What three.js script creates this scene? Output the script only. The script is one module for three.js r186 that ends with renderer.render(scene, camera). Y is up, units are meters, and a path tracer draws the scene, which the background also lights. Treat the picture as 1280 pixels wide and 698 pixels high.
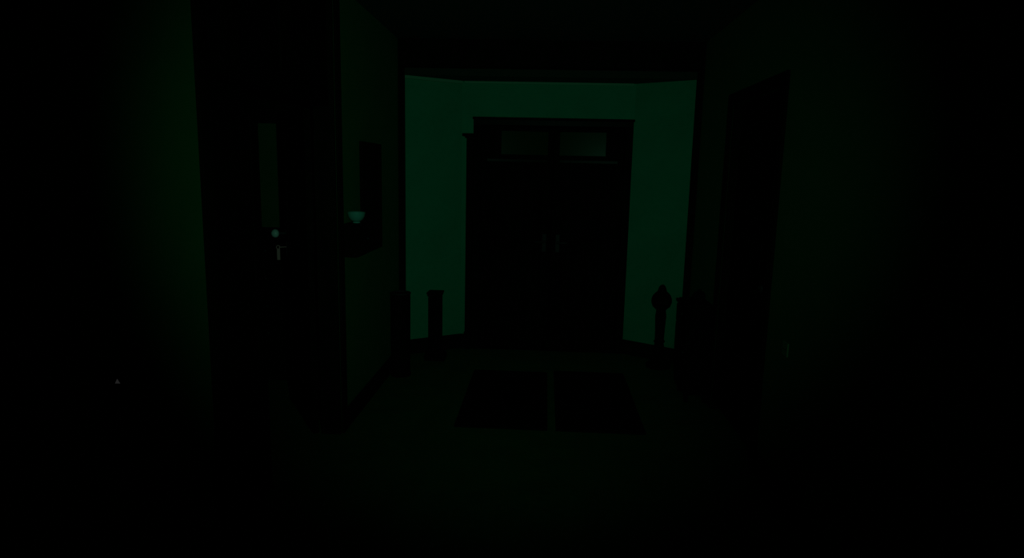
import * as THREE from 'three';
import { RoundedBoxGeometry } from 'three/addons/geometries/RoundedBoxGeometry.js';
import { mergeGeometries } from 'three/addons/utils/BufferGeometryUtils.js';
import { ImprovedNoise } from 'three/addons/math/ImprovedNoise.js';

// ------------------------------------------------------------------ camera, light, exposure
const D = Math.PI / 180;
const scene = new THREE.Scene();
scene.background = new THREE.Color(0, 0, 0);
const camera = new THREE.PerspectiveCamera(2 * Math.atan(349 / 806) / D, 1280 / 698, 0.05, 60);
camera.position.set(0, 1.6, 0);
camera.rotation.order = 'YXZ';
camera.rotation.set(-9.4 * D, 2.8 * D, 1.3 * D);
scene.add(camera);

const renderer = new THREE.WebGLRenderer({ antialias: true });
renderer.toneMapping = THREE.LinearToneMapping;
renderer.toneMappingExposure = 1.0;
renderer.shadowMap.enabled = true;

// the greenish hand torch that the photographer holds beside the camera
const torch = new THREE.SpotLight(new THREE.Color().setRGB(0.24, 1, 0.6), 2.9, 0, 34 * D, 1, 2);
torch.name = 'hand_torch_light';
torch.position.set(0.18, 1.64, -0.02);
torch.target.position.set(-0.46, 1.50, -5.7);
torch.castShadow = true;
torch.shadow.radius = 1;
torch.shadow.mapSize.set(2048, 2048);
scene.add(torch, torch.target);

// ------------------------------------------------------------------ helpers
const used = {};
function numbered(n) { const k = used[n] = (used[n] ?? -1) + 1; return k ? `${n}_${String(k).padStart(3, '0')}` : n; }
function shade(m) { m.castShadow = true; m.receiveShadow = true; return m; }
const merge = (g) => {
  g = [].concat(g);
  if (g.length === 1) return g[0];
  return mergeGeometries(g.map((x) => (x.index ? x.toNonIndexed() : x)));
};
function obj(name, geos, mat, parent = scene) {
  const m = shade(new THREE.Mesh(merge(geos), mat));
  m.name = parent === scene ? numbered(name) : name;
  if (parent !== scene) {
    const k = parent.children.filter((c) => c.name === name || c.name.startsWith(name + '_0')).length;
    if (k) m.name = `${name}_${String(k).padStart(3, '0')}`;
  }
  parent.add(m);
  return m;
}
function struct(name, geos, mat, parent = scene) { const m = obj(name, geos, mat, parent); if (parent === scene) m.userData.kind = 'structure'; return m; }
function structGroup(name, pos = [0, 0, 0], turn = 0) {
  const g = new THREE.Group(); g.name = numbered(name); g.position.set(...pos); g.rotation.y = turn; g.userData.kind = 'structure'; scene.add(g); return g;
}
function thing(name, label, category, pos = [0, 0, 0], turn = 0, group) {
  const g = new THREE.Group(); g.name = numbered(name); g.position.set(...pos); g.rotation.y = turn;
  g.userData = { label, category }; if (group) g.userData.group = group; scene.add(g); return g;
}
// box from min corner to max corner
function bx(x0, y0, z0, x1, y1, z1, r = 0) {
  const w = Math.abs(x1 - x0), h = Math.abs(y1 - y0), d = Math.abs(z1 - z0);
  const g = r ? new RoundedBoxGeometry(w, h, d, 2, Math.min(r, w / 2.2, h / 2.2, d / 2.2)) : new THREE.BoxGeometry(w, h, d);
  const p = g.attributes.position, n = g.attributes.normal, uv = g.attributes.uv;
  g.translate((x0 + x1) / 2, (y0 + y1) / 2, (z0 + z1) / 2);
  for (let i = 0; i < p.count; i++) {                                   // uv in metres
    const ax = Math.abs(n.getX(i)), ay = Math.abs(n.getY(i)), az = Math.abs(n.getZ(i));
    if (ay > ax && ay > az) uv.setXY(i, p.getX(i), p.getZ(i));
    else if (ax > az) uv.setXY(i, p.getZ(i), p.getY(i));
    else uv.setXY(i, p.getX(i), p.getY(i));
  }
  return g;
}
// prism on a ground outline [[x, z], ...] between two heights
function prism(pts, y0, y1) {
  const s = new THREE.Shape(pts.map(([x, z]) => new THREE.Vector2(x, -z)));
  const g = new THREE.ExtrudeGeometry(s, { depth: y1 - y0, bevelEnabled: false });
  g.rotateX(-Math.PI / 2); g.translate(0, y0, 0); return g;
}
// straight strip of thickness t standing on the line a > b, growing to the right hand of the walking direction
function strip(a, b, y0, y1, t, cut0 = 0, cut1 = 0) {
  const dx = b[0] - a[0], dz = b[1] - a[1], l = Math.hypot(dx, dz), ux = dx / l, uz = dz / l, nx = -uz, nz = ux;
  return prism([a, b, [b[0] + nx * t - ux * cut1, b[1] + nz * t - uz * cut1], [a[0] + nx * t + ux * cut0, a[1] + nz * t + uz * cut0]], y0, y1);
}
const lathe = (pts, seg = 40) => new THREE.LatheGeometry(pts.map(([r, y]) => new THREE.Vector2(r, y)), seg);

// ------------------------------------------------------------------ materials
const noise = new ImprovedNoise();
function noiseTexture(size, fn, srgb) {
  const d = new Uint8Array(size * size * 4);
  for (let j = 0; j < size; j++) for (let i = 0; i < size; i++) {
    const v = fn(i / size, j / size), k = (j * size + i) * 4;
    d[k] = d[k + 1] = d[k + 2] = Math.max(0, Math.min(255, v * 255)); d[k + 3] = 255;
  }
  const t = new THREE.DataTexture(d, size, size);
  t.wrapS = t.wrapT = THREE.RepeatWrapping; t.magFilter = THREE.LinearFilter; t.minFilter = THREE.LinearMipmapLinearFilter; t.generateMipmaps = true;
  if (srgb) t.colorSpace = THREE.SRGBColorSpace;
  t.needsUpdate = true; return t;
}
const tile = (u, v, f, s) => {                                          // noise that repeats without a seam
  const a = u * f, b = v * f, w = (x, y) => noise.noise(x, y, s);
  return w(a, b) * (1 - u) * (1 - v) + w(a - f, b) * u * (1 - v) + w(a, b - f) * (1 - u) * v + w(a - f, b - f) * u * v;
};
const plasterTone = noiseTexture(256, (u, v) => 0.95 + 0.05 * tile(u, v, 5, 1.3) + 0.03 * tile(u, v, 23, 4.1), true);
const plasterBump = noiseTexture(256, (u, v) => 0.5 + 0.25 * tile(u, v, 40, 2.2) + 0.2 * tile(u, v, 90, 7.7));
const woodTone = noiseTexture(256, (u, v) => 0.8 + 0.14 * tile(u * 1, v, 4, 3.1) + 0.16 * Math.sin(60 * u + 6 * tile(u, v, 3, 9.4)) * 0.5, true);
const stoneTone = noiseTexture(256, (u, v) => 0.88 + 0.14 * tile(u, v, 6, 5.3) + 0.1 * tile(u, v, 30, 8.8), true);
const coirTone = noiseTexture(256, (u, v) => 0.8 + 0.5 * tile(u, v, 110, 1.9) + 0.2 * tile(u, v, 12, 6.1), true);
const std = (r, g, b, rough, extra = {}) => new THREE.MeshStandardMaterial({ color: new THREE.Color().setRGB(r, g, b), roughness: rough, ...extra });
const matt = (r, g, b, extra = {}) => new THREE.MeshPhysicalMaterial({ color: new THREE.Color().setRGB(r, g, b), roughness: 0.8, specularIntensity: 0.12, ...extra });
const M = {
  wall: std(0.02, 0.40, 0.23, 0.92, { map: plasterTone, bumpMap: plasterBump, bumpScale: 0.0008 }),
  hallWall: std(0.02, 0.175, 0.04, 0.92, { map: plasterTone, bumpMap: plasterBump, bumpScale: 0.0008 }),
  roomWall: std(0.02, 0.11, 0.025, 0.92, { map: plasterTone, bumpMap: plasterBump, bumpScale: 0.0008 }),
  cornice: std(0.17, 0.42, 0.26, 0.75),
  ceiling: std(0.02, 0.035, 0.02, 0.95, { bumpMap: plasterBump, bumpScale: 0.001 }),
  floor: std(0.02, 0.15, 0.025, 0.8, { map: stoneTone }),
  wood: matt(0.012, 0.006, 0.004, { map: woodTone }),
  doorWood: matt(0.010, 0.005, 0.003, { map: woodTone }),
  frameWood: matt(0.012, 0.008, 0.004, { map: woodTone }),
  gloss: new THREE.MeshPhysicalMaterial({ color: new THREE.Color().setRGB(0.012, 0.012, 0.006), roughness: 0.3, specularIntensity: 0.07 }),
  base: matt(0.010, 0.008, 0.006),
  glass: new THREE.MeshPhysicalMaterial({ color: new THREE.Color().setRGB(0.008, 0.04, 0.006), roughness: 0.24, specularIntensity: 0.08 }),
  metal: std(0.75, 0.78, 0.74, 0.35, { metalness: 1 }),
  darkMetal: std(0.03, 0.03, 0.03, 0.6, { metalness: 0.6 }),
  coir: matt(0.006, 0.006, 0.005, { map: coirTone, bumpMap: coirTone, bumpScale: 0.004 }),
  rubber: matt(0.004, 0.004, 0.004),
  porcelain: std(0.12, 0.42, 0.36, 0.4),
  knobWhite: std(0.72, 0.78, 0.78, 0.35),
  keyTag: std(0.75, 0.26, 0.28, 0.6),
  canvas: matt(0.010, 0.008, 0.006),
  glintGlow: new THREE.MeshStandardMaterial({ color: 0x000000, emissive: new THREE.Color().setRGB(1, 1, 1), emissiveIntensity: 0.013 }),  // emission that stands in for a small glint, not a lamp
  plastic: std(0.1, 0.28, 0.12, 0.5),
};

// ------------------------------------------------------------------ the setting
const H = 2.62, HB = 2.365, W = 1.2, T = 0.12, ZB = -5.42, ZD = -5.72, LV = -0.745, RV = 0.74;
const LO = [-3.68, -2.28], RO = [-4.38, -3.48], LH = 2.06, LHL = 2.53, BACK = 1.4;
struct('floor', bx(-3.6, -0.12, -6.4, W + 1.0, 0, BACK + T), M.floor);
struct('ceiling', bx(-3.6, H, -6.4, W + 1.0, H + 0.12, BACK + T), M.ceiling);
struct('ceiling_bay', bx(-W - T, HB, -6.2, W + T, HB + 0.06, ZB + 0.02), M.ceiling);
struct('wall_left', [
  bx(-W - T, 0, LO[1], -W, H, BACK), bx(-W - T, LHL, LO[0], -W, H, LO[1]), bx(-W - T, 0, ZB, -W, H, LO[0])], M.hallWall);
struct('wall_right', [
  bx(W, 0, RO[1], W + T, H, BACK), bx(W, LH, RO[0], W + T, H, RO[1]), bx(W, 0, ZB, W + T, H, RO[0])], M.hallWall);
struct('wall_bay_left', strip([LV, ZD], [-W, ZB], 0, HB, T), M.wall);
struct('wall_bay_right', strip([W, ZB], [RV, ZD], 0, HB, T), M.wall);
const DX0 = -0.60, DX1 = 0.69, DH = 2.03;                                // the hole for the front door
struct('wall_back', [bx(LV - 0.06, 0, ZD - T, DX0, HB, ZD), bx(DX1, 0, ZD - T, RV + 0.06, HB, ZD), bx(DX0, DH, ZD - T, DX1, HB, ZD)], M.wall);
struct('wall_front', bx(-3.6, 0, BACK, W + 1.0, H, BACK + T), M.wall);
// the room behind the left doorway
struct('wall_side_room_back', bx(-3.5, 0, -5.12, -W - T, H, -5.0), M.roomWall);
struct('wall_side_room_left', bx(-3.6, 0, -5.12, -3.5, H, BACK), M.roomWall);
struct('added_trim_8', bx(-3.5, 1.93, -5.0, -W - T, H, -4.975, 0.004), M.frameWood);  // dark board added to black out the lit wall above the far leaf

// trims, skirting, cornice
struct('trim_1', bx(-W, 0, ZB, -W + 0.022, 2.42, -5.25, 0.004), M.frameWood);
struct('trim_2', bx(W - 0.022, 0, ZB, W, 2.42, -5.25, 0.004), M.frameWood);
struct('trim_3', bx(-W, 2.42, ZB + 0.02, W, H, -5.25, 0.006), M.frameWood);
struct('trim_4', strip([-W + 0.004, ZB - 0.002], [LV, ZD], HB - 0.024, HB, 0.018, 0.006, 0.004), M.cornice);
struct('trim_5', bx(LV + 0.02, HB - 0.018, ZD, RV - 0.02, HB, ZD + 0.012), M.cornice);
struct('baseboard_left', [bx(-W, 0, -5.25, -W + 0.016, 0.13, LO[0] - 0.08, 0.004), bx(-W, 0, LO[1] + 0.08, -W + 0.016, 0.13, BACK, 0.004)], M.base);
struct('baseboard_right', [bx(W - 0.016, 0, -5.25, W, 0.13, RO[0] - 0.08, 0.004), bx(W - 0.016, 0, RO[1] + 0.08, W, 0.13, BACK, 0.004)], M.base);
struct('baseboard_bay_left', strip([-W + 0.01, ZB - 0.006], [LV, ZD], 0, 0.13, 0.016, 0.012, 0.004), M.base);
struct('baseboard_back', [bx(LV + 0.003, 0, ZD, -0.707, 0.13, ZD + 0.016), bx(0.735, 0, ZD, RV - 0.001, 0.13, ZD + 0.016)], M.base);
struct('baseboard_bay_right', strip([RV, ZD], [W - 0.01, ZB - 0.006], 0, 0.13, 0.016, 0.004, 0.012), M.base);

function casing(name, side, z0, z1, LH) {                                   // side -1 left, 1 right; wraps the doorway
  const a = side * (W - 0.016), b = side * (W + T), c = side * W, e = 0.075;
  const L = (p, q, y0, y1, za, zb) => bx(Math.min(p, q), y0, za, Math.max(p, q), y1, zb, 0.003);
  return struct(name, [
    L(a, c, 0, LH + e, z0 - e, z0), L(a, c, 0, LH + e, z1, z1 + e), L(a, c, LH, LH + e, z0, z1),
    L(c, b, 0, LH, z0, z0 + 0.02), L(c, b, 0, LH, z1 - 0.02, z1), L(c, b, LH - 0.02, LH, z0 + 0.02, z1 - 0.02)], M.frameWood);
}
casing('trim_6', -1, ...LO, LHL);
casing('trim_7', 1, ...RO, LH);

// one panelled leaf lying from x = 0 to x = w, face towards +z, thickness t behind it
function raised(x0, y0, x1, y1, z) {                                    // raised-and-fielded panel with a moulding round it
  const m = 0.022;
  const s = new THREE.Shape([[x0 + m, y0 + m], [x1 - m, y0 + m], [x1 - m, y1 - m], [x0 + m, y1 - m]].map((p) => new THREE.Vector2(...p)));
  const g = new THREE.ExtrudeGeometry(s, { depth: 0.004, bevelEnabled: true, bevelThickness: 0.008, bevelSize: 0.018, bevelSegments: 2 });
  g.translate(0, 0, z - 0.006);
  return g;
}
function leafShape(w, h, holes, t) {
  const s = new THREE.Shape([[0, 0.008], [w, 0.008], [w, h], [0, h]].map((p) => new THREE.Vector2(...p)));
  for (const [x0, y0, x1, y1] of holes) s.holes.push(new THREE.Path([[x0, y0], [x0, y1], [x1, y1], [x1, y0]].map((p) => new THREE.Vector2(...p))));
  const g = new THREE.ExtrudeGeometry(s, { depth: t - 0.006, bevelEnabled: true, bevelThickness: 0.003, bevelSize: 0.003, bevelOffset: -0.003, bevelSegments: 1 });
  g.translate(0, 0, -t + 0.003);
  return g;
}
function panelInto(leaf, hole, t) {
  const [x0, y0, x1, y1] = hole;
  obj('panel', [bx(x0, y0, -t * 0.75, x1, y1, -t * 0.3), raised(x0, y0, x1, y1, -t * 0.3 + 0.006)], M.doorWood, leaf);
}

// door_1: the double front door
const front = structGroup('door_1', [0, 0, ZD]);
{
  const z = 0.035;
  obj('frame', [bx(-0.64, 0, -0.09, -0.575, 2.0, z, 0.005), bx(0.668, 0, -0.09, 0.733, 2.0, z, 0.005), bx(-0.575, 0, -0.09, 0.668, 0.006, 0.02)], M.frameWood, front);
  obj('lintel', bx(-0.64, 2.0, -0.09, 0.733, 2.05, z, 0.004), M.gloss, front);
  const hd = obj('header', [bx(-0.646, 2.045, -0.0, 0.739, 2.066, z + 0.02, 0.004)], M.frameWood, front);
  hd.userData.label = 'projecting top moulding of the door frame';
  const pil = obj('pilaster', [bx(-0.698, 0, 0, -0.642, 1.885, 0.045, 0.006), bx(-0.705, 0, 0, -0.642, 0.16, 0.052, 0.006)], M.frameWood, front);
  obj('capital', [bx(-0.712, 1.885, 0, -0.638, 1.9, 0.05, 0.004), bx(-0.735, 1.9, 0, -0.638, 1.925, 0.055, 0.004)], M.frameWood, pil);
  const t = 0.045;
  const mk = (x, w, pane, hang) => {
    const holes = [[0.09, 0.2, w - 0.09, 0.9], [0.09, 1.02, w - 0.09, 1.66], pane];
    const g = obj('door_leaf', leafShape(w, 1.992, holes, t), M.doorWood, front);
    const th = (hang > 0 ? 4.6 : 8) * D;                               // both leaves stand a little open, away from the hall
    if (hang > 0) { g.rotation.y = -th; g.position.set(x + w - w * Math.cos(th), 0, 0.004 - w * Math.sin(th)); }
    else { g.rotation.y = th; g.position.set(x, 0, 0.004); }
    panelInto(g, holes[0], t); panelInto(g, holes[1], t);
    const p = obj('glass_pane', bx(pane[0], pane[1], -0.03, pane[2], pane[3], -0.022), M.glass, g);
    p.userData.label = 'small glazed pane near the top of the leaf';
    obj('moulding', bx(0.05, 1.69, 0, w - 0.05, 1.716, 0.012, 0.003), M.gloss, g);
    const hx = hang > 0 ? 0.055 : w - 0.055;
    const lever = new THREE.CylinderGeometry(0.009, 0.008, 0.1, 16); lever.rotateZ(Math.PI / 2); lever.translate(hx + hang * 0.04, 0.99, 0.045);
    const neck = new THREE.CylinderGeometry(0.01, 0.01, 0.045, 16); neck.rotateX(Math.PI / 2); neck.translate(hx, 0.99, 0.024);
    obj('handle', [bx(hx - 0.018, 0.9, 0, hx + 0.018, 1.06, 0.005, 0.002), lever, neck], M.darkMetal, g);
    return g;
  };
  mk(-0.573, 0.632, [0.175, 1.755, 0.632 - 0.042, 1.957], -1);
  mk(0.062, 0.604, [0.045, 1.755, 0.446, 1.957], 1);
}

// door_2: two leaves in the left doorway, the near one shut, the far one swung far back into the side room
const side = structGroup('door_2', [0, 0, 0]);
function sideLeaf(x, z, turn, flip) {
  const w = 0.665, t = 0.04, holes = [[0.1, 0.2, w - 0.1, 0.9], [0.1, 1.05, w - 0.1, 1.82]];
  const g = obj('door_leaf', leafShape(w, 1.93, holes, t), M.doorWood, side);
  g.position.set(x, 0, z); g.rotation.y = turn;
  for (const h of holes) panelInto(g, h, t);
  return g;
}
{                                                                       // fixed wooden panel over the two leaves
  const o = obj('transom_panel', [bx(-W - T + 0.02, 1.94, LO[0] + 0.02, -W - 0.03, LHL - 0.02, LO[1] - 0.02, 0.003)], M.doorWood, side);
  const zs = [LO[0] + 0.08, (LO[0] + LO[1]) / 2 - 0.02, (LO[0] + LO[1]) / 2 + 0.02, LO[1] - 0.08];
  for (const i of [0, 2]) obj('panel', bx(-W - 0.034, 2.02, zs[i], -W - 0.02, LHL - 0.1, zs[i + 1], 0.005), M.doorWood, o);
}
sideLeaf(-W - T + 0.045, LO[1] - 0.025, Math.PI / 2 + 4.5 * D, 1);
{
  // hinge at the far jamb; local +x runs along the leaf to its free edge, local +z faces the hall
  const dir = [-0.545, -0.8385];
  const g = sideLeaf(-W - T - 0.012, LO[0] + 0.02, Math.atan2(-dir[1], dir[0]), 0);
  window_fix(g);
  function window_fix(leaf) {
    // local frame turns so that +z may face away from the hall: put the fittings on the hall face
    leaf.updateMatrixWorld(true);
    const n = new THREE.Vector3(0, 0, 1).transformDirection(leaf.matrixWorld);
    const s = n.z > 0 ? 1 : -1, z0 = s > 0 ? 0 : -0.04;
    const kx = 0.61, ky = 1.172;
    const kn = lathe([[0, 0.045], [0.012, 0.045], [0.022, 0.051], [0.0275, 0.061], [0.0275, 0.073], [0.02, 0.085], [0.008, 0.091], [0, 0.092]]);
    const rose = lathe([[0, 0], [0.026, 0], [0.026, 0.004], [0.011, 0.008], [0.010, 0.047], [0, 0.047]]);
    for (const q of [kn, rose]) { q.rotateX(s * Math.PI / 2); q.translate(kx, ky, z0); }
    const k = obj('door_knob', kn, M.knobWhite, leaf); obj('rose', rose, M.darkMetal, k); k.userData.label = 'round white knob that shines pale green';
    const qx = 0.6;
    obj('keyhole_plate', bx(qx - 0.014, ky - 0.15, Math.min(z0, z0 + s * 0.003), qx + 0.014, ky - 0.055, Math.max(z0, z0 + s * 0.003), 0.001), M.darkMetal, leaf);
    // key in the lock: shank, flat bow turned sideways, hanging tag
    const sh = new THREE.CylinderGeometry(0.003, 0.003, 0.05, 12); sh.rotateX(Math.PI / 2); sh.translate(qx, ky - 0.09, z0 + s * 0.025);
    const bow = new THREE.TorusGeometry(0.011, 0.003, 10, 24); bow.rotateY(Math.PI / 2); bow.translate(qx, ky - 0.09, z0 + s * 0.054);
    const tag = new RoundedBoxGeometry(0.004, 0.075, 0.02, 2, 0.0015); tag.translate(qx, ky - 0.137, z0 + s * 0.053);
        obj('key', [sh, bow], M.keyTag, leaf); obj('key_tag', tag, M.keyTag, leaf);
  }
}

// door_3: shut dark door in the right-hand doorway
const right = structGroup('door_3', [W + 0.05, 0, RO[0] + 0.022], -Math.PI / 2);
{
  const w = RO[1] - RO[0] - 0.044, t = 0.04, holes = [[0.11, 0.2, w - 0.11, 0.92], [0.11, 1.05, w - 0.11, 1.9]];
  const g = obj('door_leaf', leafShape(w, 2.035, holes, t), M.doorWood, right);
  for (const h of holes) panelInto(g, h, t);
  const kn = lathe([[0, 0], [0.026, 0], [0.026, 0.004], [0.011, 0.008], [0.010, 0.03], [0.025, 0.045], [0.025, 0.055], [0.012, 0.066], [0, 0.068]], 28);
  kn.rotateX(Math.PI / 2); kn.translate(w - 0.06, 1.0, 0);
  obj('door_knob', kn, M.darkMetal, g);
}

// ------------------------------------------------------------------ things
// two doormats
function mat_(x0, x1, z0, z1, label) {
  const t = thing('doormat', label, 'doormat', [(x0 + x1) / 2, 0, (z0 + z1) / 2], 0, 'doormats before the front door');
  const w = x1 - x0, d = z1 - z0;
  obj('rubber_edge', [bx(-w / 2, 0, -d / 2, w / 2, 0.012, -d / 2 + 0.025, 0.003), bx(-w / 2, 0, d / 2 - 0.025, w / 2, 0.012, d / 2, 0.003),
    bx(-w / 2, 0, -d / 2 + 0.025, -w / 2 + 0.025, 0.012, d / 2 - 0.025, 0.003), bx(w / 2 - 0.025, 0, -d / 2 + 0.025, w / 2, 0.012, d / 2 - 0.025, 0.003)], M.rubber, t);
  obj('pile', bx(-w / 2 + 0.025, 0, -d / 2 + 0.025, w / 2 - 0.025, 0.018, d / 2 - 0.025, 0.005), M.coir, t);
}
mat_(-0.535, 0.056, -5.03, -3.85, 'dark rectangular doormat on the floor before the left leaf of the front door');
mat_(0.108, 0.672, -5.08, -3.85, 'dark rectangular doormat on the floor before the right leaf of the front door');

// slender square post with a cap, left of the front door
{
  const t = thing('pedestal', 'slender dark square pedestal with a flat cap standing left of the front door', 'pedestal', [-0.905, 0, -5.34]);
  obj('base', [bx(-0.085, 0, -0.085, 0.085, 0.05, 0.085, 0.006), bx(-0.068, 0.05, -0.068, 0.068, 0.075, 0.068, 0.006)], M.wood, t);
  obj('shaft', bx(-0.05, 0.075, -0.05, 0.05, 0.555, 0.05, 0.006), M.wood, t);
  obj('cap', [bx(-0.056, 0.555, -0.056, 0.056, 0.572, 0.056, 0.004), bx(-0.062, 0.572, -0.062, 0.062, 0.59, 0.062, 0.005)], M.wood, t);
}
// turned stand with a bulbous finial, right of the front door
{
  const t = thing('candle_stand', 'dark turned candle stand with a bulbous pointed head standing right of the front door', 'candle stand', [0.995, 0, -5.33]);
  obj('base', lathe([[0, 0], [0.1, 0], [0.105, 0.012], [0.1, 0.03], [0.07, 0.05], [0.05, 0.075], [0.042, 0.085], [0, 0.085]]), M.wood, t);
  obj('stem', lathe([[0, 0.08], [0.04, 0.08], [0.047, 0.13], [0.04, 0.18], [0.034, 0.21], [0.044, 0.225], [0.034, 0.24], [0.037, 0.34], [0.042, 0.44], [0.036, 0.49], [0.04, 0.5], [0, 0.5]]), M.wood, t);
  obj('head', lathe([[0, 0.495], [0.04, 0.5], [0.068, 0.525], [0.08, 0.56], [0.079, 0.59], [0.068, 0.62], [0.05, 0.64], [0.036, 0.652], [0.03, 0.67], [0.024, 0.69], [0.012, 0.705], [0, 0.71]]), M.wood, t);
}
// umbrella stand on the left
{
  const t = thing('umbrella_stand', 'tall dark cylindrical umbrella stand against the left wall by the corner trim', 'umbrella stand', [-1.1, 0, -4.86]);
  obj('body', lathe([[0, 0], [0.078, 0], [0.078, 0.02], [0.072, 0.03], [0.075, 0.35], [0.076, 0.655], [0.069, 0.655], [0.068, 0.06], [0, 0.06]]), M.wood, t);
  const rim = new THREE.TorusGeometry(0.0745, 0.007, 12, 48); rim.rotateX(Math.PI / 2); rim.translate(0, 0.658, 0);
  obj('rim', rim, M.darkMetal, t);
}
// narrow hall cabinet on the right with a small pot on it
{
  const t = thing('hall_cabinet', 'low narrow dark wooden cabinet against the right wall beside the bay', 'cabinet', [W - 0.095, 0, -4.61]);
  const w = 0.088, l = 0.14, h = 0.715;                                 // half depth, half length
  obj('carcass', [bx(-w + 0.016, 0.06, -l, w, h - 0.022, l, 0.003)], M.wood, t);
  obj('top', bx(-w - 0.004, h - 0.022, -l - 0.012, w, h, l + 0.012, 0.005), M.wood, t);
  for (const x of [-w + 0.032, w - 0.016]) for (const z of [-l + 0.016, l - 0.016]) obj('leg', bx(x - 0.014, 0, z - 0.014, x + 0.014, 0.06, z + 0.014, 0.003), M.wood, t);
  const knob = () => { const g = new THREE.SphereGeometry(0.011, 20, 14); return g; };
  const dr = obj('drawer', bx(-w, h - 0.16, -l + 0.012, -w + 0.016, h - 0.034, l - 0.012, 0.003), M.wood, t);
  const k1 = knob(); k1.translate(-w - 0.009, h - 0.097, 0); obj('knob', k1, M.darkMetal, dr);
  const dd = obj('door', bx(-w, 0.075, -l + 0.012, -w + 0.016, h - 0.168, l - 0.012, 0.003), M.wood, t);
  const k2 = knob(); k2.translate(-w - 0.009, 0.36, l - 0.04); obj('knob', k2, M.darkMetal, dd);
  const p = thing('lidded_pot', 'small dark rounded pot with a lid standing on the low right cabinet', 'pot', [W - 0.075, h, -4.6]);
  obj('body', lathe([[0, 0], [0.026, 0], [0.03, 0.006], [0.04, 0.03], [0.038, 0.052], [0.028, 0.064], [0, 0.064]], 32), M.wood, p);
  obj('lid', lathe([[0, 0.064], [0.03, 0.064], [0.026, 0.072], [0.008, 0.078], [0.009, 0.088], [0, 0.092]], 32), M.wood, p);
}
// picture on the left wall
{
  const t = thing('framed_picture', 'dark framed upright picture hanging on the left wall', 'picture', [-W, 1.41, -4.38], Math.PI / 2);
  const w = 0.235, h = 0.365, f = 0.035;
  const s = new THREE.Shape([[-w, -h], [w, -h], [w, h], [-w, h]].map((p) => new THREE.Vector2(...p)));
  s.holes.push(new THREE.Path([[-w + f, -h + f], [-w + f, h - f], [w - f, h - f], [w - f, -h + f]].map((p) => new THREE.Vector2(...p))));
  const g = new THREE.ExtrudeGeometry(s, { depth: 0.016, bevelEnabled: true, bevelThickness: 0.005, bevelSize: 0.005, bevelOffset: -0.005, bevelSegments: 2 });
  g.translate(0, 0, 0.005);
  obj('frame', g, M.wood, t);
  obj('canvas', bx(-w + f - 0.005, -h + f - 0.005, 0.003, w - f + 0.005, h - f + 0.005, 0.01), M.canvas, t);
}
// wall box with a pale bowl
{
  const t = thing('wall_cabinet', 'small dark wooden key cabinet fixed to the left wall beside the doorway', 'cabinet', [-W, 1.075, -3.865], Math.PI / 2);
  obj('carcass', bx(-0.09, 0, 0, 0.09, 0.19, 0.09, 0.003), M.wood, t);
  obj('top', bx(-0.097, 0.19, 0, 0.097, 0.2, 0.11, 0.003), M.wood, t);
  const d = obj('door', bx(-0.086, 0.006, 0.09, 0.086, 0.184, 0.102, 0.003), M.wood, t);
  const k = new THREE.SphereGeometry(0.007, 16, 12); k.translate(0.065, 0.1, 0.108); obj('knob', k, M.darkMetal, d);
  const b = thing('bowl', 'small pale round bowl shining on the dark key cabinet', 'bowl', [-W + 0.058, 1.275, -3.865]);
  obj('foot', lathe([[0, 0], [0.022, 0], [0.023, 0.003], [0.02, 0.009], [0, 0.009]], 32), M.porcelain, b);
  obj('body', lathe([[0, 0.009], [0.02, 0.009], [0.038, 0.022], [0.049, 0.042], [0.0535, 0.064], [0.0525, 0.067], [0.05, 0.064], [0.045, 0.043], [0.034, 0.025], [0.018, 0.014], [0, 0.013]], 40), M.porcelain, b);
}
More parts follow.
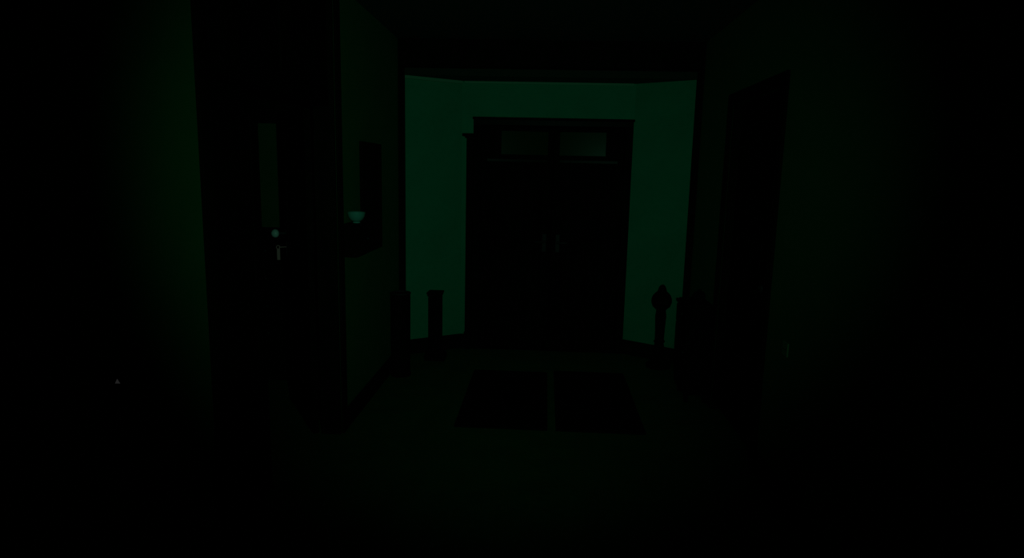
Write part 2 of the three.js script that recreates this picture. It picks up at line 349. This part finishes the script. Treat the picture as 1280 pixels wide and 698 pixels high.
// chest in the side room
{
  const t = thing('chest_of_drawers', 'tall dark chest of drawers in the side room behind the open left door', 'chest of drawers', [-2.2, 0, -4.78]);
  const w = 0.34, d = 0.2, h = 1.13;
  obj('carcass', bx(-w, 0.06, -d, w, h - 0.025, d - 0.02, 0.004), M.wood, t);
  obj('top', bx(-w - 0.012, h - 0.025, -d, w + 0.012, h, d + 0.012, 0.006), M.wood, t);
  obj('plinth', bx(-w + 0.015, 0, -d + 0.01, w - 0.015, 0.06, d - 0.04), M.wood, t);
  for (let i = 0; i < 5; i++) {
    const y0 = 0.075 + i * 0.205, dr = obj('drawer', bx(-w + 0.015, y0, d - 0.02, w - 0.015, y0 + 0.195, d, 0.004), M.wood, t);
    for (const x of [-0.17, 0.17]) { const k = new THREE.SphereGeometry(0.013, 16, 12); k.translate(x, y0 + 0.1, d + 0.01); obj('knob', k, M.darkMetal, dr); }
  }
}
// socket plate on the right wall
{
  const t = thing('wall_socket', 'small pale square socket plate low on the right wall', 'socket', [W, 0.775, -3.13], -Math.PI / 2);
  obj('plate', bx(-0.035, -0.035, 0, 0.035, 0.035, 0.008, 0.003), M.plastic, t);
  for (const x of [-0.011, 0.011]) { const g = new THREE.CylinderGeometry(0.0035, 0.0035, 0.002, 14); g.rotateX(Math.PI / 2); g.translate(x, 0, 0.0085); obj('socket_hole', g, M.rubber, t); }
}
// switch added on the near left wall to carry a glowing stand-in for a glint
{
  const t = thing('added_switch', 'added dark light switch with a tiny glowing speck in place of a glint on the near left wall', 'light switch', [-W, 0.993, -1.682], Math.PI / 2);
  obj('plate', bx(-0.04, -0.04, 0, 0.04, 0.04, 0.008, 0.003), M.rubber, t);
  obj('rocker', bx(-0.024, -0.028, 0.008, 0.024, 0.028, 0.013, 0.002), M.rubber, t);
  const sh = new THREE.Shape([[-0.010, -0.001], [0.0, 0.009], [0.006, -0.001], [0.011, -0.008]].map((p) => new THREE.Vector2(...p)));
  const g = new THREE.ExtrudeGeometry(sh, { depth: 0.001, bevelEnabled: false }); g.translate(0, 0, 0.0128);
  obj('glint_speck', g, M.glintGlow, t);  // glint shaped as a small glowing patch
}

renderer.render(scene, camera);
